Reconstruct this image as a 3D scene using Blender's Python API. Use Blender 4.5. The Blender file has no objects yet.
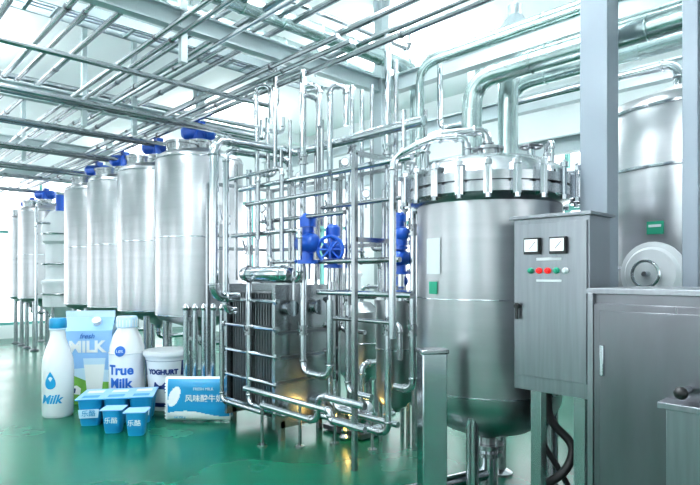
import bpy, math, random
from mathutils import Vector, Matrix
random.seed(4)
A=math.radians(43.27); SA,CA=math.sin(A),math.cos(A); F=560.0; H=1.7; HV=274.0
sc=bpy.context.scene
sc.view_settings.view_transform='Standard'
try: sc.view_settings.look='Medium High Contrast'
except Exception: pass
sc.view_settings.exposure=0.12
# ---------- room helpers (room axes: +X right-away, +Y left-away) ----------
def W(u,v,d):
    x=(u-350)/F*d
    return Vector((d*SA+x*CA, d*CA-x*SA, H-(v-HV)/F*d))
def dep(p): return p.x*SA+p.y*CA
def route(u,v,d,*cmds):
    p=W(u,v,d); out=[p.copy()]
    for k,a in cmds:
        q=p.copy()
        if k=='z': q.z=H-(a-HV)/F*dep(p)
        elif k=='x':
            t=(a-350)/F; dd=p.y/(CA-SA*t); q.x=dd*(SA+CA*t)
        elif k=='y':
            t=(a-350)/F; dd=p.x/(SA+CA*t); q.y=dd*(CA-SA*t)
        out.append(q.copy()); p=q
    return out
# ---------- materials ----------
def M(name,col,rough=.4,metal=0.0,noise=0,nscale=(3,3,3),bump=0,coat=0,emit=0,rvar=0,spec=None):
    m=bpy.data.materials.new(name); m.use_nodes=True
    nt=m.node_tree; b=nt.nodes['Principled BSDF']
    b.inputs['Base Color'].default_value=(*col,1); b.inputs['Roughness'].default_value=rough
    b.inputs['Metallic'].default_value=metal
    if spec is not None: b.inputs['Specular IOR Level'].default_value=spec
    if coat: b.inputs['Coat Weight'].default_value=coat
    if emit: b.inputs['Emission Color'].default_value=(*col,1); b.inputs['Emission Strength'].default_value=emit
    if noise or rvar or bump:
        tc=nt.nodes.new('ShaderNodeTexCoord'); mp=nt.nodes.new('ShaderNodeMapping'); mp.inputs['Scale'].default_value=nscale
        nz=nt.nodes.new('ShaderNodeTexNoise'); nz.inputs['Scale'].default_value=1; nz.inputs['Detail'].default_value=5
        nt.links.new(tc.outputs['Object'],mp.inputs[0]); nt.links.new(mp.outputs[0],nz.inputs['Vector'])
        if noise:
            r=nt.nodes.new('ShaderNodeMapRange'); r.inputs[1].default_value=.25; r.inputs[2].default_value=.75
            r.inputs[3].default_value=1-noise; r.inputs[4].default_value=1+noise*.4
            mx=nt.nodes.new('ShaderNodeVectorMath'); mx.operation='SCALE'; mx.inputs[0].default_value=col
            nt.links.new(nz.outputs[0],r.inputs[0]); nt.links.new(r.outputs[0],mx.inputs['Scale']); nt.links.new(mx.outputs[0],b.inputs['Base Color'])
        if rvar:
            r2=nt.nodes.new('ShaderNodeMapRange'); r2.inputs[1].default_value=.3; r2.inputs[2].default_value=.7
            r2.inputs[3].default_value=max(.02,rough-rvar); r2.inputs[4].default_value=rough+rvar
            nt.links.new(nz.outputs[0],r2.inputs[0]); nt.links.new(r2.outputs[0],b.inputs['Roughness'])
        if bump:
            bp=nt.nodes.new('ShaderNodeBump'); bp.inputs['Strength'].default_value=bump; bp.inputs['Distance'].default_value=.02
            nt.links.new(nz.outputs[0],bp.inputs['Height']); nt.links.new(bp.outputs[0],b.inputs['Normal'])
    return m
steel=M('stainless_steel',(.46,.48,.50),.24,1,noise=.08,nscale=(2,2,9))
steelt=M('tank_steel',(.46,.47,.49),.33,1,noise=.07,nscale=(1,1,16))
steelb=M('polished_steel',(.58,.61,.64),.16,1)
steeld=M('dark_steel',(.21,.215,.235),.32,1,noise=.22,nscale=(60,5,1.2),rvar=.05)
cabst=M('cabinet_steel',(.30,.315,.34),.32,1,noise=.14,nscale=(2,40,2),rvar=.04)
platem=M('plate_steel',(.30,.32,.34),.35,.9)
galv=M('galvanised_beam',(.34,.40,.42),.45,.5,noise=.15,nscale=(4,4,4))
galvl=M('painted_beam_light',(.44,.51,.53),.45,.3,noise=.1)
colm=M('column_grey',(.29,.33,.38),.45,.3,noise=.06,nscale=(4,4,1))
pipeo=M('overhead_pipe_steel',(.38,.41,.43),.26,1)
duct=M('insulation_jacket',(.50,.60,.595),.24,.9,noise=.25,nscale=(8,8,8),bump=.25)
blue=M('blue_enamel',(.012,.10,.50),.3,.1,coat=.5)
black=M('black_rubber',(.02,.02,.022),.45)
white=M('white_gloss',(.85,.86,.87),.3)
whitem=M('white_matte',(.66,.69,.72),.5)
milkm=M('milk_white',(.78,.80,.83),.15,coat=.5)
wallm=M('wall_paint',(.84,.88,.89),.7,noise=.04,nscale=(.6,.6,.6))
ceilm=M('ceiling_paint',(.90,.94,.95),.8,noise=.03,nscale=(.6,.6,.6))
floorm=M('green_epoxy',(.003,.125,.076),.24,0,noise=.20,nscale=(.9,.9,.9),rvar=.05,spec=.36)
tealf=M('teal_frame',(.12,.36,.33),.4)
red=M('red_button',(.75,.02,.02),.3,emit=.4)
green=M('green_label',(.02,.30,.19),.5)
labelm=M('label_grey',(.62,.65,.68),.5)
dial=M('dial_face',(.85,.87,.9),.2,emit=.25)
lampm=M('fluorescent_tube',(1,1,1),.4,emit=6)
bcy=M('cyan_print',(.015,.29,.56),.35,coat=.3)
bnavy=M('navy_print',(.012,.035,.16),.4)
bblue=M('blue_print',(.02,.13,.48),.4)
sky=M('carton_blue',(.30,.52,.84),.4)
grass=M('carton_green',(.20,.46,.08),.5,noise=.4,nscale=(9,9,9))
pale=M('pale_blue',(.58,.75,.90),.35)
warm=M('warm_lamp',(1,.62,.12),.4,emit=5)
# ---------- mesh builder ----------
class MB:
    def __init__(s): s.v=[];s.f=[];s.m=[];s.mats=[]
    def mi(s,m):
        if m not in s.mats: s.mats.append(m)
        return s.mats.index(m)
    def add(s,vs,fs,m):
        o=len(s.v); k=s.mi(m)
        s.v+= [tuple(x) for x in vs]
        for f in fs: s.f.append([i+o for i in f]); s.m.append(k)
    def box(s,c,size,m,rz=0,mat=None):
        c=Vector(c); hx,hy,hz=[q/2 for q in size]
        R=Matrix.Rotation(rz,3,'Z') if mat is None else mat
        vs=[c+R@Vector((x*hx,y*hy,z*hz)) for x in(-1,1) for y in(-1,1) for z in(-1,1)]
        s.add(vs,[(0,1,3,2),(4,6,7,5),(0,4,5,1),(2,3,7,6),(0,2,6,4),(1,5,7,3)],m)
    def bar(s,p0,p1,w,h,m):
        p0=Vector(p0);p1=Vector(p1); d=(p1-p0); L=d.length; d.normalize()
        up=Vector((0,0,1)) if abs(d.z)<.95 else Vector((0,1,0))
        sd=d.cross(up).normalized(); up=sd.cross(d).normalized()
        s.box((p0+p1)/2,(L,w,h),m,mat=Matrix((d,sd,up)).transposed())
    def ibeam(s,p0,p1,w,h,m,t=.012):
        p0=Vector(p0);p1=Vector(p1); d=(p1-p0).normalized()
        up=Vector((0,0,1)) if abs(d.z)<.95 else Vector((0,1,0))
        sd=d.cross(up).normalized(); up=sd.cross(d).normalized()
        s.bar(p0,p1,t,h,m)
        for k in(-1,1): s.bar(p0+up*(k*h/2),p1+up*(k*h/2),w,t*1.4,m)
    def lathe(s,prof,m,c=(0,0,0),axis=(0,0,1),seg=32):
        c=Vector(c); q=Vector((0,0,1)).rotation_difference(Vector(axis).normalized())
        vs=[];fs=[]
        for r,z in prof:
            r=max(r,.0004)
            for i in range(seg):
                a=2*math.pi*i/seg; vs.append(c+q@Vector((r*math.cos(a),r*math.sin(a),z)))
        for j in range(len(prof)-1):
            for i in range(seg):
                k=(i+1)%seg; fs.append((j*seg+i,j*seg+k,(j+1)*seg+k,(j+1)*seg+i))
        if prof[0][0]>.001: fs.append(tuple(range(seg))[::-1])
        if prof[-1][0]>.001: fs.append(tuple((len(prof)-1)*seg+i for i in range(seg)))
        s.add(vs,fs,m)
    def cyl(s,p0,p1,r,m,seg=16):
        p0=Vector(p0);p1=Vector(p1); s.lathe([(r,0),(r,(p1-p0).length)],m,p0,p1-p0,seg)
    def torus(s,c,R,r,m,axis=(0,0,1),seg=28,ms=8):
        c=Vector(c);q=Vector((0,0,1)).rotation_difference(Vector(axis).normalized())
        vs=[];fs=[]
        for i in range(seg):
            a=2*math.pi*i/seg
            for j in range(ms):
                b=2*math.pi*j/ms; rr=R+r*math.cos(b)
                vs.append(c+q@Vector((rr*math.cos(a),rr*math.sin(a),r*math.sin(b))))
        for i in range(seg):
            for j in range(ms):
                fs.append((i*ms+j,((i+1)%seg)*ms+j,((i+1)%seg)*ms+(j+1)%ms,i*ms+(j+1)%ms))
        s.add(vs,fs,m)
    def sphere(s,c,r,m,sz=1,seg=20):
        n=8; s.lathe([(r*math.cos(a),r*sz*math.sin(a)) for a in [(-.5+i/n)*math.pi for i in range(n+1)]],m,c,seg=seg)
    def tube(s,pts,r,m,bend=None,seg=12,clamps=True):
        pts=[Vector(p) for p in pts]; bend=bend or r*3.2
        path=[pts[0]]; rings=[]
        for i in range(1,len(pts)-1):
            a=(pts[i-1]-pts[i]);b=(pts[i+1]-pts[i]); la,lb=a.length,b.length
            if la<1e-4 or lb<1e-4: continue
            a.normalize();b.normalize()
            k=min(bend,la*.48,lb*.48); p0=pts[i]+a*k;p1=pts[i]+b*k
            rings+=[(p0,a),(p1,b)]
            for j in range(7):
                t=j/6; path.append(p0*(1-t)**2+pts[i]*2*t*(1-t)+p1*t*t)
        path.append(pts[-1])
        cl=[path[0]]
        for p in path[1:]:
            if (p-cl[-1]).length>1e-5: cl.append(p)
        path=cl; n=len(path); T=[]
        for i in range(n):
            T.append((path[min(i+1,n-1)]-path[max(i-1,0)]).normalized())
        N=T[0].orthogonal().normalized(); vs=[];fs=[]
        for i in range(n):
            if i: N=T[i-1].rotation_difference(T[i])@N
            B=T[i].cross(N).normalized()
            for j in range(seg):
                a=2*math.pi*j/seg; vs.append(path[i]+N*(r*math.cos(a))+B*(r*math.sin(a)))
        for i in range(n-1):
            for j in range(seg):
                k=(j+1)%seg; fs.append((i*seg+j,i*seg+k,(i+1)*seg+k,(i+1)*seg+j))
        fs.append(tuple(range(seg))[::-1]); fs.append(tuple((n-1)*seg+i for i in range(seg)))
        s.add(vs,fs,m)
        if clamps:
            for p,a in rings: s.lathe([(r*1.2,-.010),(r*1.32,-.004),(r*1.32,.004),(r*1.2,.010)],steel,p,a,seg)
    def poly(s,pts,m): s.add(pts,[tuple(range(len(pts)))],m)
    def done(s,name,bevel=0,origin=None):
        me=bpy.data.meshes.new(name)
        if origin is None:
            xs=[v[0] for v in s.v];ys=[v[1] for v in s.v];zs=[v[2] for v in s.v]
            origin=((min(xs)+max(xs))/2,(min(ys)+max(ys))/2,min(zs))
        ox,oy,oz=origin
        me.from_pydata([(x-ox,y-oy,z-oz) for x,y,z in s.v],[],s.f)
        for m in s.mats: me.materials.append(m)
        me.polygons.foreach_set('material_index',s.m)
        me.polygons.foreach_set('use_smooth',[True]*len(s.f))
        me.update(); me.set_sharp_from_angle(angle=math.radians(35))
        ob=bpy.data.objects.new(name,me); ob.location=origin; sc.collection.objects.link(ob)
        if bevel:
            b=ob.modifiers.new('bevel','BEVEL'); b.width=bevel; b.segments=2; b.limit_method='ANGLE'; b.angle_limit=math.radians(40)
        return ob
def text(body,size,mat,parent,name,loc,bendR=None,rotz=0,shear=0,bold=0.0):
    cu=bpy.data.curves.new(name,'FONT'); cu.body=body; cu.size=size; cu.align_x='CENTER'; cu.align_y='CENTER'; cu.extrude=.002 ; cu.shear=shear; cu.offset=bold; cu.resolution_u=4
    tmp=bpy.data.objects.new(name+'_tmp',cu); sc.collection.objects.link(tmp)
    bpy.context.view_layer.update()
    me=bpy.data.meshes.new_from_object(tmp.evaluated_get(bpy.context.evaluated_depsgraph_get()))
    bpy.data.objects.remove(tmp)
    me.name=name
    R=Matrix.Rotation(rotz,3,'Z')
    for v in me.vertices:
        x,y,z=v.co
        if bendR:
            a=x/bendR; co=Vector(((bendR+z)*math.sin(a),-(bendR+z)*math.cos(a),y))
        else: co=Vector((x,-z,y))
        v.co=R@co+Vector(loc)
    me.materials.clear(); me.materials.append(mat)
    ob=bpy.data.objects.new(name,me); sc.collection.objects.link(ob); ob.parent=parent
    return ob
# =============== ROOM SHELL ===============
X0,X1,Y0,Y1,ZC=-3.5,8.6,-4.5,17.0,5.0
def slab(name,c,s,m):
    b=MB(); b.box(c,s,m); return b.done(name)
slab('floor',((X0+X1)/2,(Y0+Y1)/2,-.05),(X1-X0+.4,Y1-Y0+.4,.1),floorm)
slab('ceiling',((X0+X1)/2,(Y0+Y1)/2,ZC+.05),(X1-X0+.4,Y1-Y0+.4,.1),ceilm)
def wall(name,axis,pos,a0,a1,zt,openings,zb=.9,zo=3.9):
    b=MB()
    def bx(s0,s1,z0,z1,B=b,m=wallm,th=.2):
        if s1-s0<.01: return
        c=(s0+s1)/2
        if axis=='x': B.box((pos,c,(z0+z1)/2),(th,s1-s0,z1-z0),m)
        else: B.box((c,pos,(z0+z1)/2),(s1-s0,th,z1-z0),m)
    bx(a0,a1,0,zb); bx(a0,a1,zo,zt); cur=a0
    wins=[]
    for o0,o1 in openings:
        bx(cur,o0,zb,zo); cur=o1
        w=MB()
        for (s0,s1,z0,z1) in [(o0,o1,zb,zb+.07),(o0,o1,zo-.07,zo),(o0,o0+.07,zb,zo),(o1-.07,o1,zb,zo),((o0+o1)/2-.03,(o0+o1)/2+.03,zb,zo),(o0,o1,(zb+zo)/2+.35,(zb+zo)/2+.42)]:
            bx(s0,s1,z0,z1,w,tealf,.1)
        wins.append(w)
    bx(cur,a1,zb,zo)
    b.done(name)
    return wins
wn=[]
wn+=wall('wall_back','x',X1,Y0,Y1,ZC,[(.2,2.2),(3.0,5.2),(6,8.2),(9,11.2),(12,14.2)],1.0,3.7)
wn+=wall('wall_left','y',Y1,X0,X1,ZC,[(-3,-.3),(0,2.8),(3.1,5.6),(5.9,8.3)],.35,4.5)
wn+=wall('wall_near','x',X0,Y0,Y1,ZC,[(-3,-.8),(1.5,4),(6.5,9),(11,13.5)],1.0,3.9)  # unseen wall; openings added for camera-side light and bright bands on the tanks
wn+=wall('wall_right','y',Y0,X0,X1,ZC,[(-2,0),(2,4),(5.5,7.5)],1.0,3.9)  # also out of view, its openings added to let in light for reflections
for i,w in enumerate(wn): w.done('window_%d'%(i+1))
b=MB()
for y in (10.6,14.6): b.box(((X0+X1)/2,y,ZC-.10),(X1-X0,.22,.20),ceilm)
b.done('trim_1')
# =============== STORAGE TANKS ===============
def storage_tank(x,y,r,zb,zt,motor=True):
    b=MB()
    b.lathe([(.05,zb-.22),(.07,zb-.16),(r*.55,zb-.06),(r*.9,zb+.0),(r,zb+.07),(r,zt-.05),(r*.97,zt),(r*.8,zt+.06),(r*.45,zt+.11),(.0,zt+.13)],steelt,(x,y,0),seg=64)
    for z in (zb+.07,zb+(zt-zb)*.5,zt-.05): b.lathe([(r,z-.010),(r+.006,z-.006),(r+.006,z+.006),(r,z+.010)],steelb,(x,y,0),seg=64)
    for k in range(4):
        a=math.pi/4+k*math.pi/2; lx,ly=x+r*.8*math.cos(a),y+r*.8*math.sin(a)
        b.cyl((lx,ly,.03),(lx,ly,zb+.1),.045,steel); b.lathe([(.09,0),(.09,.02),(.05,.05)],steeld,(lx,ly,0),seg=16)
        b.box((lx,ly,zb+.1),(.12,.12,.2),steel,a)
    b.tube([(x,y,zb-.2),(x,y,.75),(x+.5,y,.75)],.035,steelb)
    b.lathe([(.2,zt+.03),(.2,zt+.14),(.22,zt+.14),(.22,zt+.17),(.1,zt+.20),(0,zt+.21)],steel,(x-r*.5,y-.05,0),seg=24)
    b.cyl((x,y,zt+.10),(x,y,zt+.22),.12,steel); b.cyl((x,y,zt+.22),(x,y,zt+.25),.16,steel)
    b.box((x,y,zt+.31),(.2,.2,.14),blue)
    ax=Vector((.78,-.62,0)); mc=Vector((x,y,zt+.36))
    b.lathe([(.06,-.24),(.095,-.20),(.10,-.08),(.10,.14),(.08,.2),(0,.22)],blue,mc,ax,24)
    for t in range(5): b.torus(mc+ax*(-.05+t*.04),.102,.007,blue,ax,16,6)
    b.box((x,y,zt+.48),(.1,.12,.06),blue)
    b.tube([(x+r*.5,y,zt+.05),(x+r*.5,y,zt+.30),(x+r*.5,y-.3,zt+.30)],.025,steelb)
    return b.done('storage_tank')
TX=3.72
for y,r,zt in [(6.92,.575,3.25),(8.2,.58,3.25),(9.5,.58,3.25),(10.72,.58,3.25),(14.1,.56,3.15),(15.3,.5,3.05)]:
    storage_tank(TX,y,r,1.10,zt)
b=MB(); x,y=TX-.2,12.3
b.lathe([(.04,.75),(.2,.9),(.33,1.05),(.33,1.5),(.36,1.5),(.36,1.56),(.28,1.6),(.28,2.3),(.34,2.35),(.34,2.75),(.2,2.95),(.0,3.0)],whitem,(x,y,0),seg=32)
for k in range(4):
    a=k*math.pi/2+.78; b.cyl((x+.3*math.cos(a),y+.3*math.sin(a),0),(x+.3*math.cos(a),y+.3*math.sin(a),1.2),.03,steel)
for z in(1.3,1.9,2.5): b.torus((x,y,z),.345,.02,steel)
b.cyl((x,y,2.95),(x,y,3.3),.1,blue); b.tube([(x-.45,y,.4),(x-.45,y,3.1),(x,y,3.1)],.03,steelb)
b.tube([(x-.5,y-.2,.3),(x-.5,y-.2,2.7),(x-.2,y-.2,2.7)],.025,steelb)
b.done('mixing_vessel')
# =============== PRESSURE TANK (foreground) ===============
C=W(488,274,4.35); cx,cy=C.x,C.y; R=.545
b=MB()
b.lathe([(.06,.30),(.06,.44),(.12,.47),(.32,.53),(.48,.63),(.535,.74),(R,.84),(R,2.22)],steelt,(cx,cy,0),seg=72)
for z in(.84,1.52): b.lathe([(R,z-.006),(R+.004,z-.004),(R+.004,z+.004),(R,z+.006)],steelb,(cx,cy,0),seg=72)
b.lathe([(R-.02,2.2),(.60,2.24),(.625,2.26),(.625,2.32),(.60,2.325),(.60,2.335),(.625,2.34),(.625,2.40),(.60,2.42),(.54,2.49),(.42,2.55),(.25,2.59),(0,2.60)],steel,(cx,cy,0),seg=72)
for k in range(22):
    a=2*math.pi*k/22; ca,sa=math.cos(a),math.sin(a); px,py=cx+.645*ca,cy+.645*sa
    b.box((px,py,2.33),(.05,.055,.19),steelb,a)
    b.box((px-.03*ca,py-.03*sa,2.435),(.09,.04,.025),steelb,a)
    b.cyl((px+.02*ca,py+.02*sa,2.21),(px+.02*ca,py+.02*sa,2.48),.012,steelb,8)
    b.lathe([(.028,0),(.028,.03),(.015,.04)],steelb,(px+.02*ca,py+.02*sa,2.43),seg=8)
    b.lathe([(.022,0),(.022,.03)],steelb,(px+.02*ca,py+.02*sa,2.21),seg=6)
for k in range(4):
    a=math.radians(20)+k*math.pi/2; px,py=cx+.47*math.cos(a),cy+.47*math.sin(a)
    b.cyl((px,py,.02),(px,py,.95),.045,steel); b.lathe([(.1,0),(.1,.02),(.05,.05)],steel,(px,py,0),seg=20)
    b.box((px,py,.95),(.12,.1,.22),steel,a)
b.cyl((cx,cy,2.59),(cx,cy,2.66),.09,steel,24); b.cyl((cx,cy,2.66),(cx,cy,2.68),.12,steel,24)
b.tube([(cx,cy,2.6),(cx,cy,2.82),(cx-.33,cy+.36,2.78),(cx-.33,cy+.36,2.50)],.035,steelb,seg=16,bend=.13)
b.tube([(cx-.2,cy+.05,2.55),(cx-.2,cy+.05,2.74),(cx-.42,cy+.25,2.72),(cx-.55,cy+.50,2.60),(cx-.55,cy+.50,1.2)],.028,steelb,seg=16)
b.tube([(cx+.25,cy-.35,2.48),(cx+.25,cy-.35,2.66),(cx+.05,cy-.5,2.66),(cx+.05,cy-.5,2.45)],.016,steelb)
b.lathe([(.05,2.50),(.05,2.66),(.08,2.66),(.08,2.70),(.0,2.73)],steel,(cx+.2,cy+.2,0),seg=20)
b.cyl((cx+.3,cy-.2,2.5),(cx+.3,cy-.2,2.70),.03,steelb); b.torus((cx+.3,cy-.2,2.70),.08,.012,steeld)
for (ang,z,w,h,m) in((math.radians(168),1.83,.15,.26,labelm),(math.radians(168),1.60,.09,.09,green)):
    n=5; vs=[];fs=[]
    for i in range(n+1):
        a=ang+(i/n-.5)*w/R
        for zz in(z-h/2,z+h/2): vs.append((cx+(R+.006)*math.cos(a),cy+(R+.006)*math.sin(a),zz))
    for i in range(n): fs.append((2*i,2*i+1,2*i+3,2*i+2))
    b.add(vs,fs,m)
b.cyl((cx,cy,.36),(cx,cy,.39),.12,steel,24); b.cyl((cx,cy,.0),(cx,cy,.36),.075,steelb,24); b.cyl((cx,cy,.30),(cx,cy,.33),.11,steel,24)
b.tube([(cx-.05,cy,.16),(cx-.9,cy+.2,.16)],.05,steelb)
b.done('pressure_tank')
# =============== CONTROL CABINET ===============
b=MB(); fx=3.19
b.box((fx+.14,1.63,1.51),(.28,.48,1.06),cabst)
b.box((fx-.008,1.63,1.54),(.016,.455,.94),cabst)
for yy in(1.73,1.565):
    b.box((fx-.03,yy,1.87),(.03,.10,.10),black); b.box((fx-.047,yy,1.873),(.006,.085,.075),dial)
    b.bar((fx-.052,yy+.01,1.85),(fx-.052,yy-.03,1.895),.003,.004,black)
for i,yy in enumerate((1.745,1.69,1.635,1.58,1.525)):
    b.lathe([(.019,0),(.019,.010),(.014,.012),(.014,.025),(0,.028)],(green,red,red,green,labelm)[i],(fx-.016,yy,1.72),(-1,0,0),14)
b.cyl((fx-.01,1.83,1.50),(fx-.05,1.83,1.50),.015,black); b.box((fx-.04,1.83,1.47),(.012,.018,.1),black)
b.box((fx-.018,1.63,1.79),(.004,.16,.018),labelm); b.box((fx-.018,1.63,1.66),(.004,.16,.014),labelm)
b.bar((fx+.14,1.5,0.02),(fx+.14,1.5,.98),.07,.07,steel); b.bar((fx+.14,1.78,0.02),(fx+.14,1.78,.98),.07,.07,steel)
b.box((fx+.14,1.63,.01),(.3,.45,.02),steel)
b.box((fx+.14,1.63,2.05),(.34,.52,.02),cabst)
b.done('control_cabinet',bevel=.004)
# =============== HOMOGENISER UNIT ===============
b=MB(); bx=2.97
b.box((bx+.36,.70,.86),(.70,1.18,1.48),steeld)
b.box((bx+.36,.70,1.61),(.74,1.22,.03),cabst)
for yy,w in((1.0,.54),(.42,.52)):
    b.box((bx+.0,yy,1.02),(.02,w,1.05),steeld); b.box((bx-.012,yy,1.02),(.006,w-.06,.98),steeld)
b.box((bx-.03,.80,.62),(.10,.20,.9),cabst)
b.box((bx-.06,.80,1.09),(.16,.24,.03),cabst)
b.box((bx-.02,1.22,1.25),(.03,.02,.16),steelb)
for yy in(1.24,.16):
    for xx in(bx+.05,bx+.66): b.cyl((xx,yy,0),(xx,yy,.15),.04,steel)
b.cyl((bx-.02,.82,1.16),(bx-.12,.82,1.16),.018,steelb); b.sphere((bx-.14,.82,1.16),.03,black)
b.bar((bx-.004,1.285,.12),(bx-.004,1.285,1.6),.03,.03,cabst)
b.done('homogeniser_machine',bevel=.006)
b=MB()
b.tube([W(548,390,3.75),W(548,420,3.75),W(575,445,3.65),W(568,470,3.6),W(530,495,3.7)],.028,black,bend=.2,clamps=False)
b.tube([W(538,385,3.8),W(540,440,3.8),W(560,470,3.75),W(575,500,3.75)],.02,black,bend=.2,clamps=False)
b.done('rubber_hose')
# =============== REAR TANK right ===============
b=MB(); rx,ry,rr=5.5,1.45,.78
b.lathe([(.05,.85),(rr*.6,.95),(rr*.95,1.02),(rr,1.1),(rr,3.05),(rr*.95,3.12),(rr*.5,3.26),(0,3.3)],steelt,(rx,ry,0),seg=64)
for z in(1.1,1.75,2.55,3.03): b.lathe([(rr,z-.015),(rr+.01,z-.01),(rr+.01,z+.01),(rr,z+.015)],steelb,(rx,ry,0),seg=64)
for k in range(4):
    a=.78+k*math.pi/2; b.cyl((rx+.62*math.cos(a),ry+.62*math.sin(a),0),(rx+.62*math.cos(a),ry+.62*math.sin(a),1.1),.06,steel)
dv=Vector((-1,.12,0)).normalized(); pc=Vector((rx,ry,1.70))+dv*(rr-.03)
b.lathe([(.23,0),(.23,.07),(.25,.07),(.25,.09),(.21,.10),(.19,.13),(0,.16)],whitem,pc,dv,32)
b.torus(pc+dv*.2,.10,.012,steelb,dv); b.cyl(pc+dv*.1,pc+dv*.22,.02,steelb)
b.box(pc+dv*.04+Vector((0,0,.36)),(.02,.12,.1),green)
b.box(pc+dv*.045+Vector((0,0,.375)),(.02,.09,.02),labelm)
b.tube([(rx-.2,ry+.1,3.2),(rx-.2,ry+.1,3.5),(rx-.2,ry+1.6,3.5)],.04,steelb)
b.done('jacketed_tank')
# =============== COLUMNS ===============
def column(p,w,zt=ZC,m=colm,z0=0):
    b=MB(); b.box((p[0],p[1],(z0+zt)/2),(w,w,zt-z0),m); b.box((p[0],p[1],z0+.012),(w+.12,w+.12,.024),m)
    for sx in(-1,1):
        for sy in(-1,1): b.cyl((p[0]+sx*(w/2+.035),p[1]+sy*(w/2+.035),z0),(p[0]+sx*(w/2+.035),p[1]+sy*(w/2+.035),z0+.05),.012,steeld,8)
    for sx,sy in((1,0),(-1,0),(0,1),(0,-1)): b.box((p[0]+sx*(w/2+.03),p[1]+sy*(w/2+.03),zt-.08),(.08 if sx else .012,.08 if sy else .012,.16),m)
    return b.done('steel_column',bevel=.006)
column((3.96,1.66),.19)
column((4.02,1.10),.09)
column((3.98,.86),.10)
column((4.95,4.7),.13,m=galvl)
column((4.95,9.2),.13,m=galvl); column((4.95,13.6),.13,m=galvl)
column((6.9,4.7),.13,m=galvl)
b=MB()
for (x,y) in((2.45,7.6),(2.36,4.7),(3.1,7.6),(2.45,10.6)): b.bar((x,y,3.6),(x,y,ZC),.06,.06,galvl)
for y,z in((4.7,3.98),(7.6,3.9),(10.6,3.9),(13.6,3.9)):
    b.ibeam((.6,y,z),(5.2,y,z),.10,.16,galvl)
b.ibeam((4.95,-1,3.95),(4.95,4.7,3.95),.12,.18,galvl)
b.ibeam((6.9,-1,3.35),(6.9,9,3.35),.12,.2,galvl)
b.ibeam((6.2,-1,3.75),(6.2,9,3.75),.12,.18,galvl)
b.done('pipe_rack_frame')
b=MB()   # cable ladder
for yy in(5.62,5.92): b.bar((.8,yy,4.22),(5.0,yy,4.22),.02,.09,galv)
for i in range(18): b.bar((.9+i*.235,5.62,4.19),(.9+i*.235,5.92,4.19),.03,.02,galv)
for k in range(3): b.tube([(.8,5.69+k*.07,4.215),(5,5.69+k*.07,4.215)],.012,colm,seg=8,clamps=False)
for x in(1.2,3.0,4.8): b.bar((x,5.77,4.17),(x,5.77,ZC),.02,.02,galv); b.bar((x,5.6,4.165),(x,5.94,4.165),.03,.02,galv)
b.done('cable_ladder')
# =============== OVERHEAD PIPES ===============
b=MB()
for X,z,r,ya,yb in [(2.15,3.80,.022,-1,16.5),(2.3,3.82,.022,-1,16.5),(2.72,4.13,.025,-1,16.5),(2.95,4.13,.03,-1,16.5),
    (3.12,4.12,.022,0,16.5),(3.3,4.13,.03,-1,16.5),(3.25,3.76,.025,3.6,16.5),(3.4,3.76,.025,3.6,16.5),(3.62,3.76,.03,2.2,16.5),(3.8,4.13,.035,-1,16.5),(4.13,4.13,.03,-1,16.5),
    (1.6,4.1,.03,2,16.5),(1.75,4.1,.022,2,16.5),(2.0,4.12,.03,-1,16.5),(2.62,3.8,.02,2,16.5),(2.5,4.13,.022,-1,16.5),(1.2,4.12,.03,3,16.5)]:
    b.tube([(X,ya,z),(X,yb,z)],r,pipeo,seg=10)
    y=ya+1
    while y<yb:
        b.lathe([(r*1.3,-.01),(r*1.3,.01)],steeld,(X,y,z),(0,1,0),10); y+=2.4
b.done('overhead_pipes')
b=MB()
for Y,z,r,xa,xb in [(5.4,3.66,.028,.4,3.9),(6.6,3.62,.03,.4,4.6),(6.75,3.62,.022,.4,4.6),(8.0,3.64,.03,.2,5),(8.15,3.64,.03,.2,5),(8.4,4.3,.04,0,6.2),
    (9.5,3.62,.03,0,5.2),(9.7,3.62,.03,0,5.2),(11.2,3.62,.035,-.5,5.2),(11.5,3.62,.03,-.5,5.2),(12.6,3.64,.04,-1,5.2),(14.5,3.62,.04,-1,5.2),(4.3,4.32,.025,.8,5)]:
    b.tube([(xa,Y,z-.25),(xa,Y,z),(xb,Y,z),(xb,Y,z+.3)],r,pipeo,seg=10)
b.done('cross_pipes')
b=MB()
for Xd,zd,r,yend in((4.30,3.46,.09,2.95),(4.58,3.62,.09,2.75),(5.4,3.72,.07,3.2),(4.34,3.78,.04,3.6),(4.46,3.88,.04,3.7)):
    b.tube([(Xd,-1,zd),(Xd,yend,zd),(Xd,yend,2.35),(Xd+.5,yend,2.35)],r,duct,bend=.25,seg=20,clamps=False)
    y=-.8
    while y<yend-.3:
        b.torus((Xd,y,zd),r,.008,duct,(0,1,0),20,6); y+=.45
for Yd,zd,r in((4.35,4.14,.085),(4.95,4.2,.07)):
    b.tube([(1.2,Yd,zd),(5.2,Yd,zd),(5.2,Yd,3.2)],r,duct,bend=.25,seg=20,clamps=False)
    for i in range(9): b.torus((1.4+i*.45,Yd,zd),r,.008,duct,(1,0,0),20,6)
b.done('insulated_duct')
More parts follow.
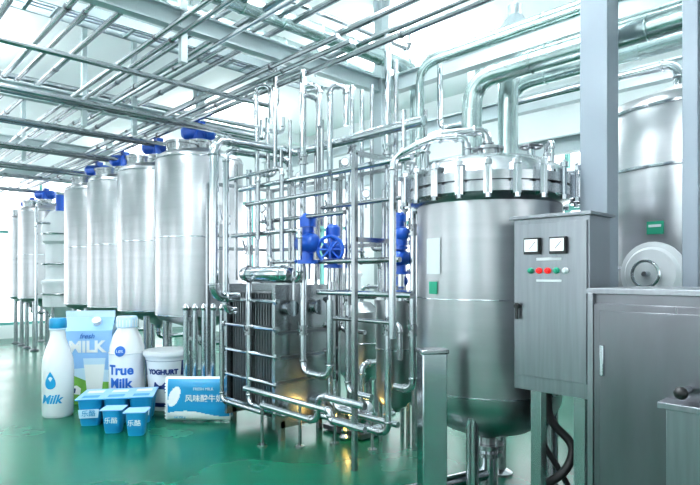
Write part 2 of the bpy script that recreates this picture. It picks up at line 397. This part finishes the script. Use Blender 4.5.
# =============== PROCESS PIPEWORK ===============
b=MB()
P=[
 ((238,297,5.9),[('x',214),('z',138),('x',296),('y',424)],.050),
 ((236,310,6.0),[('x',226),('z',150),('x',290),('z',215)],.034),
 ((413,165,4.95),[('z',390),('y',395)],.033),
 ((249,170,6.0),[('z',404),('y',285),('z',415)],.030),
 ((257,128,6.1),[('z',280),('y',300),('z',250)],.026),
 ((275,60,5.9),[('z',176),('x',258),('z',240)],.024),
 ((303,70,5.7),[('z',372),('y',330),('z',300)],.034),
 ((304,95,5.65),[('x',318),('z',280)],.022),
 ((330,95,5.9),[('z',405),('y',352),('z',430)],.034),
 ((341,160,6.2),[('z',330),('y',365)],.024),
 ((352,85,6.0),[('z',296),('y',388)],.026),
 ((362,90,6.1),[('z',260),('x',380),('z',330)],.026),
 ((372,85,6.0),[('z',250),('y',405)],.022),
 ((388,35,5.4),[('z',425),('x',372)],.034),
 ((396,60,5.6),[('z',380)],.024),
 ((404,110,5.2),[('z',300),('y',416)],.026),
 ((240,190,6.1),[('y',330)],.026),
 ((246,205,5.9),[('y',330)],.022),
 ((262,222,6.0),[('y',345)],.022),
 ((232,236,6.2),[('y',300),('z',256)],.022),
 ((228,180,6.2),[('y',282),('z',262)],.020),
 ((270,190,5.8),[('z',262),('y',296)],.020),
 ((281,150,5.9),[('z',250)],.018),
 ((294,176,5.6),[('z',300)],.020),
 ((322,120,5.7),[('z',226)],.020),
 ((356,190,5.7),[('z',262),('y',384),('z',240)],.022),
 ((285,182,5.8),[('y',412)],.028),
 ((330,172,5.8),[('y',418)],.022),
 ((322,208,5.7),[('y',408)],.022),
 ((300,262,5.7),[('y',400)],.024),
 ((318,292,5.6),[('y',412)],.028),
 ((335,318,5.6),[('y',400),('z',360)],.022),
 ((245,388,5.55),[('y',330),('z',420),('y',365)],.026),
 ((262,405,5.5),[('y',318),('z',395),('y',365)],.030),
 ((222,330,6.1),[('z',400),('y',262)],.024),
 ((320,415,5.5),[('y',388),('z',350)],.030),
 ((398,425,5.0),[('y',335),('z',380)],.028),
 ((425,110,5.8),[('z',210)],.025),
 ((440,60,5.8),[('z',130),('y',470),('z',160)],.03),
 ((236,165,6.2),[('z',280)],.022),
 ((268,135,6.2),[('z',280)],.022),
 ((290,120,6.3),[('z',280)],.022),
 ((316,140,6.3),[('z',390)],.022),
 ((348,175,5.6),[('z',392),('y',372)],.03),
 ((384,190,5.3),[('z',300)],.022),
]
for st,c,r in P:
    b.tube(route(*st,*c),r,steelb if r>.025 else steel,seg=14,bend=r*3.4)
for u,d in((303,5.7),(330,5.9),(256,6.1)):
    p=W(u,98,d); b.tube([p+Vector((0,0,-.3)),p+Vector((0,0,.12)),p+Vector((.1,-.14,.12)),p+Vector((.1,-.14,-.3))],.03,steelb,bend=.08)
for u,v,d in((262,400,5.55),(300,400,5.5),(335,400,5.6),(372,418,5.4)):
    p=W(u,v,d); b.cyl((p.x,p.y,0),(p.x,p.y,p.z),.016,steel,8); b.lathe([(.05,0),(.05,.015)],steel,(p.x,p.y,0),seg=12)
for u,v,d in((249,250,6.0),(249,330,6.0),(303,160,5.7),(303,330,5.7),(330,210,5.9),(330,360,5.9),(388,150,5.4),(388,330,5.4),(352,150,6.0),(226,220,6.0),(413,230,4.95),(413,330,4.95),(270,225,5.8),(348,300,5.6)):
    p=W(u,v,d); b.lathe([(.03,-.05),(.055,-.05),(.055,-.03),(.042,-.03),(.042,.03),(.055,.03),(.055,.05),(.03,.05)],steel,p,seg=16)
    b.cyl(p,p+Vector((-.07,-.03,0)),.012,steel,8); b.bar(p+Vector((-.07,-.03,0)),p+Vector((-.09,-.03,.10)),.018,.01,steelb)
for u,v,d in((262,222,5.9),(300,190,5.8),(366,208,5.6),(345,176,5.75)):
    p=W(u,v,d); b.cyl(p,p+Vector((0,0,.1)),.01,steel,8); b.lathe([(.045,0),(.045,.03),(.04,.035)],steelb,p+Vector((0,0,.14)),(-.7,-.7,0),18); b.lathe([(.036,.036),(.0,.037)],dial,p+Vector((0,0,.14)),(-.7,-.7,0),18)
b.done('process_pipework')
b=MB()
for x,y in((3.25,5.85),(4.15,5.85),(4.15,4.6),(4.15,3.5),(3.35,3.5)):
    b.bar((x,y,0),(x,y,2.75),.04,.04,steel)
for z in(2.0,2.75):
    b.bar((4.15,3.5,z),(4.15,5.85,z),.04,.04,steel)
    b.bar((3.25,5.85,z),(4.15,5.85,z),.04,.04,steel); b.bar((3.35,3.5,z),(4.15,3.5,z),.04,.04,steel)
b.done('pipe_support_stand')
# =============== PLATE HEAT EXCHANGER ===============
b=MB(); hx,hy=3.66,5.10
hw_=.33
for yy in(hy-.46,hy+.46): b.box((hx,yy,.86),(2*hw_+.04,.05,1.46),steel)
n=34
for i in range(n):
    yy=hy-.41+i*.82/(n-1); b.box((hx,yy,.86),(2*hw_-.06-(.03 if i%2 else 0),.013,1.28),steel if i%2 else platem)
for z in(.30,.58,.86,1.14,1.42):
    for xx in(hx-hw_-.01,hx+hw_+.01):
        b.cyl((xx,hy-.53,z),(xx,hy+.53,z),.02,steelb,10)
        for yy in(hy-.5,hy+.5): b.lathe([(.035,-.02),(.035,.02)],steel,(xx,yy,z),(0,1,0),6)
b.bar((hx,hy-.52,1.62),(hx,hy+.52,1.62),.07,.07,steel)
for yy in(hy-.46,hy+.46):
    for xx in(hx-.25,hx+.25): b.bar((xx,yy,0),(xx,yy,.2),.05,.05,steel)
for z in(.35,1.35):
    for xx in(hx-.18,hx+.18): b.lathe([(.06,0),(.06,.06),(.08,.06),(.08,.08),(.045,.08)],steelb,(xx,hy-.485,z),(0,-1,0),16)
for z in (.6,.85,1.1): b.box((hx,hy-.49,z),(2*hw_,.02,.03),cabst)
b.done('plate_heat_exchanger')
b=MB(); p=W(266,274,5.65)
b.lathe([(.0,-.36),(.06,-.34),(.08,-.3),(.08,.3),(.06,.34),(0,.36)],steelb,(p.x,p.y,p.z),(.15,-.98,0),24)
for t in(-.25,.25): b.torus((p.x+.15*t,p.y-.98*t,p.z),.082,.01,steel,(.15,-.98,0),20,6)
b.done('horizontal_holding_cylinder')
b=MB()
for k in range(5):
    q=W(186+k*9,345,6.95); b.cyl((q.x,q.y,.1),(q.x,q.y,1.25),.035,steelb); b.lathe([(.045,1.25),(.05,1.28),(.02,1.33)],steel,(q.x,q.y,0),seg=14); b.lathe([(.06,0),(.05,.1)],steel,(q.x,q.y,0),seg=12)
q0=W(186,345,6.95);q1=W(222,345,6.95); b.bar((q0.x,q0.y,.9),(q1.x,q1.y,.9),.02,.05,steel); b.bar((q0.x,q0.y,.3),(q1.x,q1.y,.3),.02,.05,steel)
b.done('tubular_filter_bank')
# =============== SMALL VESSELS ===============
def vessel(u,d,r,z0,z1,m=steelt,name='filter_vessel'):
    q=W(u,274,d); b=MB(); x,y=q.x,q.y
    b.lathe([(.03,z0-.12),(.05,z0-.08),(r*.8,z0-.03),(r,z0+.05),(r,z1-.08),(r+.02,z1-.08),(r+.02,z1-.04),(r*.95,z1-.02),(r*.5,z1+.07),(0,z1+.09)],m,(x,y,0),seg=36)
    for k in range(3):
        a=k*2.09+.4; b.cyl((x+r*.8*math.cos(a),y+r*.8*math.sin(a),0),(x+r*.8*math.cos(a),y+r*.8*math.sin(a),z0+.1),.022,steel,10)
    b.tube([(x,y,z1+.05),(x,y,z1+.25),(x+.1,y-.2,z1+.25)],.025,steelb)
    b.torus((x,y,(z0+z1)/2),r+.003,.008,steelb)
    return b.done(name)
vessel(397,5.7,.215,.42,1.48); vessel(362,6.6,.2,.5,1.3); vessel(346,7.4,.2,.45,1.75,whitem,'insulated_vessel')
b=MB(); q=W(432,352,3.72)
b.box((q.x,q.y,.6),(.17,.13,1.16),steelb,-A+.2); b.box((q.x,q.y,1.19),(.19,.15,.03),steel,-A+.2); b.box((q.x,q.y,.01),(.24,.2,.02),steel,-A+.2)
b.done('steel_pedestal',bevel=.008)
b=MB(); q=W(352,425,6.0); x,y=q.x,q.y
b.box((x,y,.04),(.3,.6,.05),steeld); b.lathe([(.0,-.3),(.09,-.28),(.1,-.24),(.1,.02),(.06,.04),(.06,.1),(.14,.1),(.15,.13),(.15,.19),(.1,.21),(.05,.22),(.05,.32)],steelb,(x,y,.22),(0,-1,0),28)
b.tube([(x,y-.15,.36),(x,y-.15,.75),(x+.2,y-.15,.75)],.035,steelb)
for t in range(6): b.torus((x,y+.02+t*.04,.22),.103,.007,steel,(0,1,0),20,6)
b.box((x,y+.12,.10),(.16,.2,.08),steeld)
b.done('centrifugal_pump')
b=MB(); q=W(345,425,5.75)
b.lathe([(.0,0),(.05,.0),(.06,.03),(.03,.06),(.05,.1),(.0,.13)],steel,(q.x,q.y,0),seg=16); b.sphere((q.x,q.y,.15),.03,warm); b.done('inspection_lamp')
L=bpy.data.lights.new('inspection_lamp_glow','POINT'); L.energy=6; L.color=(1,.66,.2); L.shadow_soft_size=.05
o=bpy.data.objects.new('inspection_lamp_glow',L); o.location=(q.x,q.y-.1,.22); sc.collection.objects.link(o)
# =============== BLUE VALVES ===============
def valve(u,v,d,s=1,wheel=False,ax=(0,-1,0)):
    q=W(u,v,d); b=MB(); ax=Vector(ax)
    b.lathe([(.055*s,-.10*s),(.075*s,-.08*s),(.085*s,-.02*s),(.085*s,.05*s),(.065*s,.09*s),(.03*s,.11*s)],blue,q,ax,20)
    b.lathe([(.05*s,0),(.05*s,.07*s),(.07*s,.07*s),(.07*s,.15*s),(.04*s,.18*s)],blue,q+Vector((0,0,.06*s)),seg=16)
    b.lathe([(.05*s,-.17*s),(.09*s,-.17*s),(.09*s,-.14*s),(.05*s,-.14*s),(.05*s,-.06*s)],blue,q,seg=16)
    b.cyl(q-Vector((0,0,.3*s)),q-Vector((0,0,.1*s)),.03,steelb)
    if wheel:
        dr=Vector((-.8,-.6,0)); c=q+dr*.13*s
        b.torus(c,.12*s,.016*s,blue,dr,24,8); b.cyl(q,c+dr*.02,.02*s,blue)
        for k in range(4):
            a=k*math.pi/4; t=Vector((-dr.y,dr.x,0)).normalized()*math.cos(a)+Vector((0,0,1))*math.sin(a)
            b.cyl(c-t*.12*s,c+t*.12*s,.01*s,blue,8)
    b.done('blue_valve')
valve(308,243,5.5,1.2); valve(333,250,5.55,1.05,True)
valve(400,234,5.0,.8); valve(401,258,5.0,.85,ax=(-1,0,0)); valve(401,281,5.05,.6)
for i,(x,y) in enumerate([(1,1.5),(1,5.5),(1,9),(1,13),(5.9,1),(5.9,5.5),(5.9,10),(5.9,14.5),(-2,3),(3.4,3.2)]):
    for nm,zz,rx_,en in(('ceiling_light',4.56,0,58),('ceiling_fill_light',4.66,math.pi,95)):  # the upward-facing one is added fill to brighten the ceiling, no fixture of its own
        L=bpy.data.lights.new(nm,'AREA'); L.shape='RECTANGLE'; L.size=.4; L.size_y=1.6; L.energy=en; L.color=(.93,.98,1)
        o=bpy.data.objects.new(nm,L); o.location=(x,y,zz); o.rotation_euler=(rx_,0,0); sc.collection.objects.link(o)
    b=MB(); b.box((x,y,4.61),(.2,1.6,.05),white); b.cyl((x-.06,y-.75,4.575),(x-.06,y+.75,4.575),.016,lampm,8); b.cyl((x+.06,y-.75,4.575),(x+.06,y+.75,4.575),.016,lampm,8)
    for yy in(-.6,.6): b.cyl((x,y+yy,4.63),(x,y+yy,5.0),.01,steel,6)
    b.done('fluorescent_lamp')
b=MB(); q=W(515,32,5.6)
b.lathe([(.17,0),(.16,.02),(.10,.12),(.07,.16),(.07,.26),(.03,.28)],galv,q,seg=28); b.sphere(q+Vector((0,0,.03)),.06,dial); b.cyl(q+Vector((0,0,.27)),Vector((q.x,q.y,5)),.012,steel,8)
b.done('pendant_lamp')
# =============== DAIRY PRODUCTS on the floor ===============
def place(ob,u,d,yaw=0,s=1):
    q=W(u,274,d); ob.location=(q.x,q.y,0); ob.rotation_euler=(0,0,-A+yaw); ob.scale=(s,s,s)
O=(0,0,0)
def arcpatch(b,R,a0,a1,z0,z1,m,R2=None,n=24):
    R2=R2 or R; vs=[];fs=[]
    for i in range(n+1):
        a=a0+(a1-a0)*i/n
        vs+=[(R*math.sin(a),-R*math.cos(a),z0),(R2*math.sin(a),-R2*math.cos(a),z1)]
    for i in range(n): fs.append((2*i,2*i+2,2*i+3,2*i+1))
    b.add(vs,fs,m)
b=MB(); r=.175
b.lathe([(r*.9,0),(r,.03),(r,.60),(r*.96,.68),(r*.75,.81),(r*.52,.92),(r*.47,1.0),(r*.47,1.05)],milkm,seg=48)
b.lathe([(r*.53,1.05),(r*.56,1.06),(r*.56,1.14),(r*.5,1.17),(0,1.17)],bcy,seg=32)
b.torus((0,0,1.04),r*.5,.012,pale)
pts=[];n=28
for i in range(n):
    t=2*math.pi*i/n; dx=.085*math.sin(t)*(math.sin(t/2))**1.3; dz=-.105*math.cos(t)
    pts.append((dx,-dz*-1))
vs=[( (r+.004)*math.sin(x/r), -(r+.004)*math.cos(x/r), .45+(-z)) for x,z in pts]
b.poly(vs,bcy)
o=b.done('glass_milk_bottle',origin=O); text('Milk',.14,bcy,o,'label_text',(0,0,.22),bendR=r+.003,shear=.3,bold=.004); place(o,58,6.75)
b=MB(); w,dp,h=.60,.34,.93; hw,hd=w/2,dp/2
b.box((0,0,h/2),(w,dp,h),sky)
rz=h+.17
b.add([(-hw,-hd,h),(hw,-hd,h),(hw,hd,h),(-hw,hd,h),(-hw,0,rz),(hw,0,rz)],[(0,1,5,4),(2,3,4,5)],sky)
b.add([(-hw,-hd,h),(-hw,hd,h),(-hw+.07,0,rz-.02),(hw,-hd,h),(hw,hd,h),(hw-.07,0,rz-.02)],[(0,2,1),(3,4,5)],pale)
b.box((0,0,rz+.03),(w,.02,.09),pale)
fy=-hd-.003
b.poly([(-hw,fy,0),(hw,fy,0),(hw,fy,.26),(hw*.5,fy,.33),(0,fy,.29),(-hw*.5,fy,.36),(-hw,fy,.30)],grass)
b.poly([(-hw-.003,hd,0),(-hw-.003,-hd,0),(-hw-.003,-hd,.30),(-hw-.003,hd,.34)],grass)
b.poly([(-hw,fy-.001,.30),(-hw*.5,fy-.001,.36),(0,fy-.001,.29),(hw,fy-.001,.27),(hw,fy-.001,.42),(0,fy-.001,.46),(-hw,fy-.001,.44)],pale)
b.poly([(-.0,fy-.003,.16),(.18,fy-.003,.16),(.22,fy-.003,.54),(-.04,fy-.003,.54)],white)
b.poly([(-.035,fy-.004,.50),(.215,fy-.004,.50),(.225,fy-.004,.58),(-.045,fy-.004,.58)],pale)
b.poly([(-.24,fy-.003,.14),(-.08,fy-.003,.12),(-.07,fy-.003,.2),(-.12,fy-.003,.24),(-.24,fy-.003,.22)],white)
b.poly([(-.19,fy-.004,.15),(-.14,fy-.004,.14),(-.13,fy-.004,.2),(-.18,fy-.004,.21)],bnavy)
b.lathe([(.05,0),(.05,.03),(.055,.03),(.055,.06),(0,.065)],white,(.1,-hd*.5,h+.09),(0,-.68,.73),18)
o=b.done('milk_carton',origin=O); text('MILK',.20,white,o,'label_text',(0,fy-.005,.72),bold=.008); text('fresh',.09,bblue,o,'label_text_small',(0,fy-.005,.86),shear=.3); place(o,91,7.5,.16,1.03)
b=MB(); r=.20
b.lathe([(r*.9,0),(r,.04),(r,.62),(r*.97,.70),(r*.95,.73),(r*.78,.85),(r*.55,.93),(r*.50,.96)],milkm,seg=48)
for z in(.05,.66): b.torus((0,0,z),r,.008,milkm,seg=48)
b.lathe([(r*.58,.95),(r*.60,.96),(r*.60,1.06),(r*.54,1.08),(0,1.08)],pale,seg=32)
for k in range(20): b.box((r*.60*math.cos(k*.314),r*.60*math.sin(k*.314),1.0),(.006,.01,.08),white,k*.314)
arcpatch(b,r+.004,-1.2,1.2,.03,.10,bblue)
b.lathe([(.06,0),(.06,.004)],bblue,(0,-r*.93-.012,.69),(0,-1,.25),20)
o=b.done('plastic_milk_bottle',origin=O)
text('True',.15,bblue,o,'label_text',(0,0,.47),bendR=r+.004,bold=.005); text('Milk',.15,bblue,o,'label_text_lower',(0,0,.32),bendR=r+.004,bold=.005)
text('1.0%',.045,white,o,'label_text_small',(0,-.012,.69),bendR=r+.012); place(o,127,7.12,0,1.08)
b=MB()
b.lathe([(.20,0),(.205,.02),(.262,.62),(.275,.64),(.285,.65),(.285,.68),(.27,.70),(0,.705)],white,seg=48)
b.lathe([(.288,.655),(.292,.66),(.292,.69),(.28,.71),(.0,.712)],labelm,seg=48)
arcpatch(b,.245,-1.57,-.95,.42,.60,bnavy,.262); arcpatch(b,.245,.95,1.57,.42,.60,bnavy,.262); arcpatch(b,.245,-.95,.95,.57,.60,bnavy,.262)
arcpatch(b,.209,-1.57,1.57,.05,.10,bnavy,.216)
o=b.done('yoghurt_cup',origin=O); text('YOGHURT',.078,bnavy,o,'label_text',(.01,0,.47),bendR=.256,bold=.004)
b=MB(); Rr=.236
cow=[(-.10,.30),(-.09,.22),(-.07,.22),(-.06,.27),(.03,.27),(.04,.22),(.06,.22),(.07,.29),(.10,.30),(.12,.34),(.08,.37),(.05,.35),(-.09,.35)]
b.poly([(Rr*math.sin(x/Rr),-(Rr+.004)*math.cos(x/Rr),z) for x,z in cow],bnavy)
c=b.done('cow_print',origin=O); c.parent=o; place(o,168,7.15,0,1.04)
def tub(b,x,y,w,h,z0=0):
    vs=[];fs=[];lv=[(.74,0),(.80,.03),(.97,h-.03),(1.0,h)]; n=24
    for k,z in lv:
        for i in range(n):
            a=2*math.pi*(i+.5)/n; c,s=math.cos(a),math.sin(a); e=(abs(c)**4+abs(s)**4)**-.25
            vs.append((x+w/2*k*c*e,y+w/2*k*s*e,z0+z))
    for j in range(3):
        for i in range(n): fs.append((j*n+i,j*n+(i+1)%n,(j+1)*n+(i+1)%n,(j+1)*n+i))
    fs.append(tuple(range(n))[::-1]); fs.append(tuple(3*n+i for i in range(n)))
    b.add(vs,fs,bcy)
b=MB(); tw=.27
for i in range(3):
    for j in range(2): tub(b,(i-1)*.275,(j-.5)*.275,tw,.30)
b.box((0,0,.305),(.84,.57,.012),bcy); b.box((0,0,.313),(.84,.57,.006),sky)
for i in range(3):
    b.poly([((i-1)*.275-.10,-.281,.10),((i-1)*.275+.10,-.281,.10),((i-1)*.275+.11,-.288,.20),((i-1)*.275-.11,-.288,.20)],pale)
    for j in range(2): b.poly([((i-1)*.275-.09,(j-.5)*.275-.09,.3175),((i-1)*.275+.09,(j-.5)*.275-.09,.3175),((i-1)*.275+.09,(j-.5)*.275+.05,.3175),((i-1)*.275-.09,(j-.5)*.275+.05,.3175)],white if j else bcy)
o=b.done('yoghurt_tub_pack',origin=O)
for i in range(3): text('乐酪',.075,bcy,o,'label_text_%d'%i,((i-1)*.275,-.29,.15))
place(o,119,6.55,.22,.98)
for u,d in((114,6.05),(137,5.95)):
    b=MB(); tub(b,0,0,.215,.25); b.box((0,0,.253),(.23,.23,.01),sky)
    b.poly([(-.075,-.097,.08),(.075,-.097,.08),(.08,-.105,.17),(-.08,-.105,.17)],bcy)
    o=b.done('yoghurt_tub',origin=O); text('乐酪',.07,white,o,'label_text',(0,-.108,.14)); place(o,u,d,.1)
b=MB(); w,h,t=.76,.50,.075; nx,nz=72,48
def pz(i,j):
    s=1-abs(2*i/nx-1)**4; q=1-abs(2*j/nz-1)**4; return t*math.sqrt(max(s*q,0))
for sgn in(-1,1):
    vs=[]
    for j in range(nz+1):
        for i in range(nx+1): vs.append((-w/2+w*i/nx, sgn*pz(i,j)+ .0, .02+h*j/nz))
    f1=[];f2=[]
    for j in range(nz):
        for i in range(nx):
            q=(j*(nx+1)+i,j*(nx+1)+i+1,(j+1)*(nx+1)+i+1,(j+1)*(nx+1)+i)
            x=i/nx;z=j/nz
            (f2 if z<.16+.07*math.sin(x*5) or ((x-.14)/.10)**2+((z-.55-(x-.14)*1.2)/.2)**2<1 or z>.94 or x<.03 or x>.97 else f1).append(q)
    b.add(vs,f1,bcy); b.add(vs,f2,white)
for sx in(-1,1):
    for k in range(14):
        z=.03+k*.034; x=sx*w/2; b.poly([(x,0,z),(x+sx*.02,0,z+.017),(x,0,z+.034)],white)
o=b.done('yoghurt_sachet',origin=O)
text('风味酸牛奶',.088,white,o,'label_text',(.08,-t-.008,.28),bold=.001); text('FRESH MILK',.045,white,o,'label_text_small',(.07,-t-.006,.39)); text('net 150 g',.035,bcy,o,'label_text_net',(-.2,-t-.002,.07))
place(o,199,6.45)
# =============== WORLD / CAMERA ===============
w=bpy.data.worlds.new('World'); sc.world=w; w.use_nodes=True
w.node_tree.nodes['Background'].inputs[0].default_value=(.92,.965,1,1); w.node_tree.nodes['Background'].inputs[1].default_value=2.7
cam=bpy.data.cameras.new('camera'); cam.lens=36*F/700; cam.sensor_width=36; cam.shift_y=(HV-242.5)/700; cam.clip_end=200
co=bpy.data.objects.new('camera',cam); co.location=(0,0,H); co.rotation_euler=(math.pi/2,0,-A); sc.collection.objects.link(co); sc.camera=co
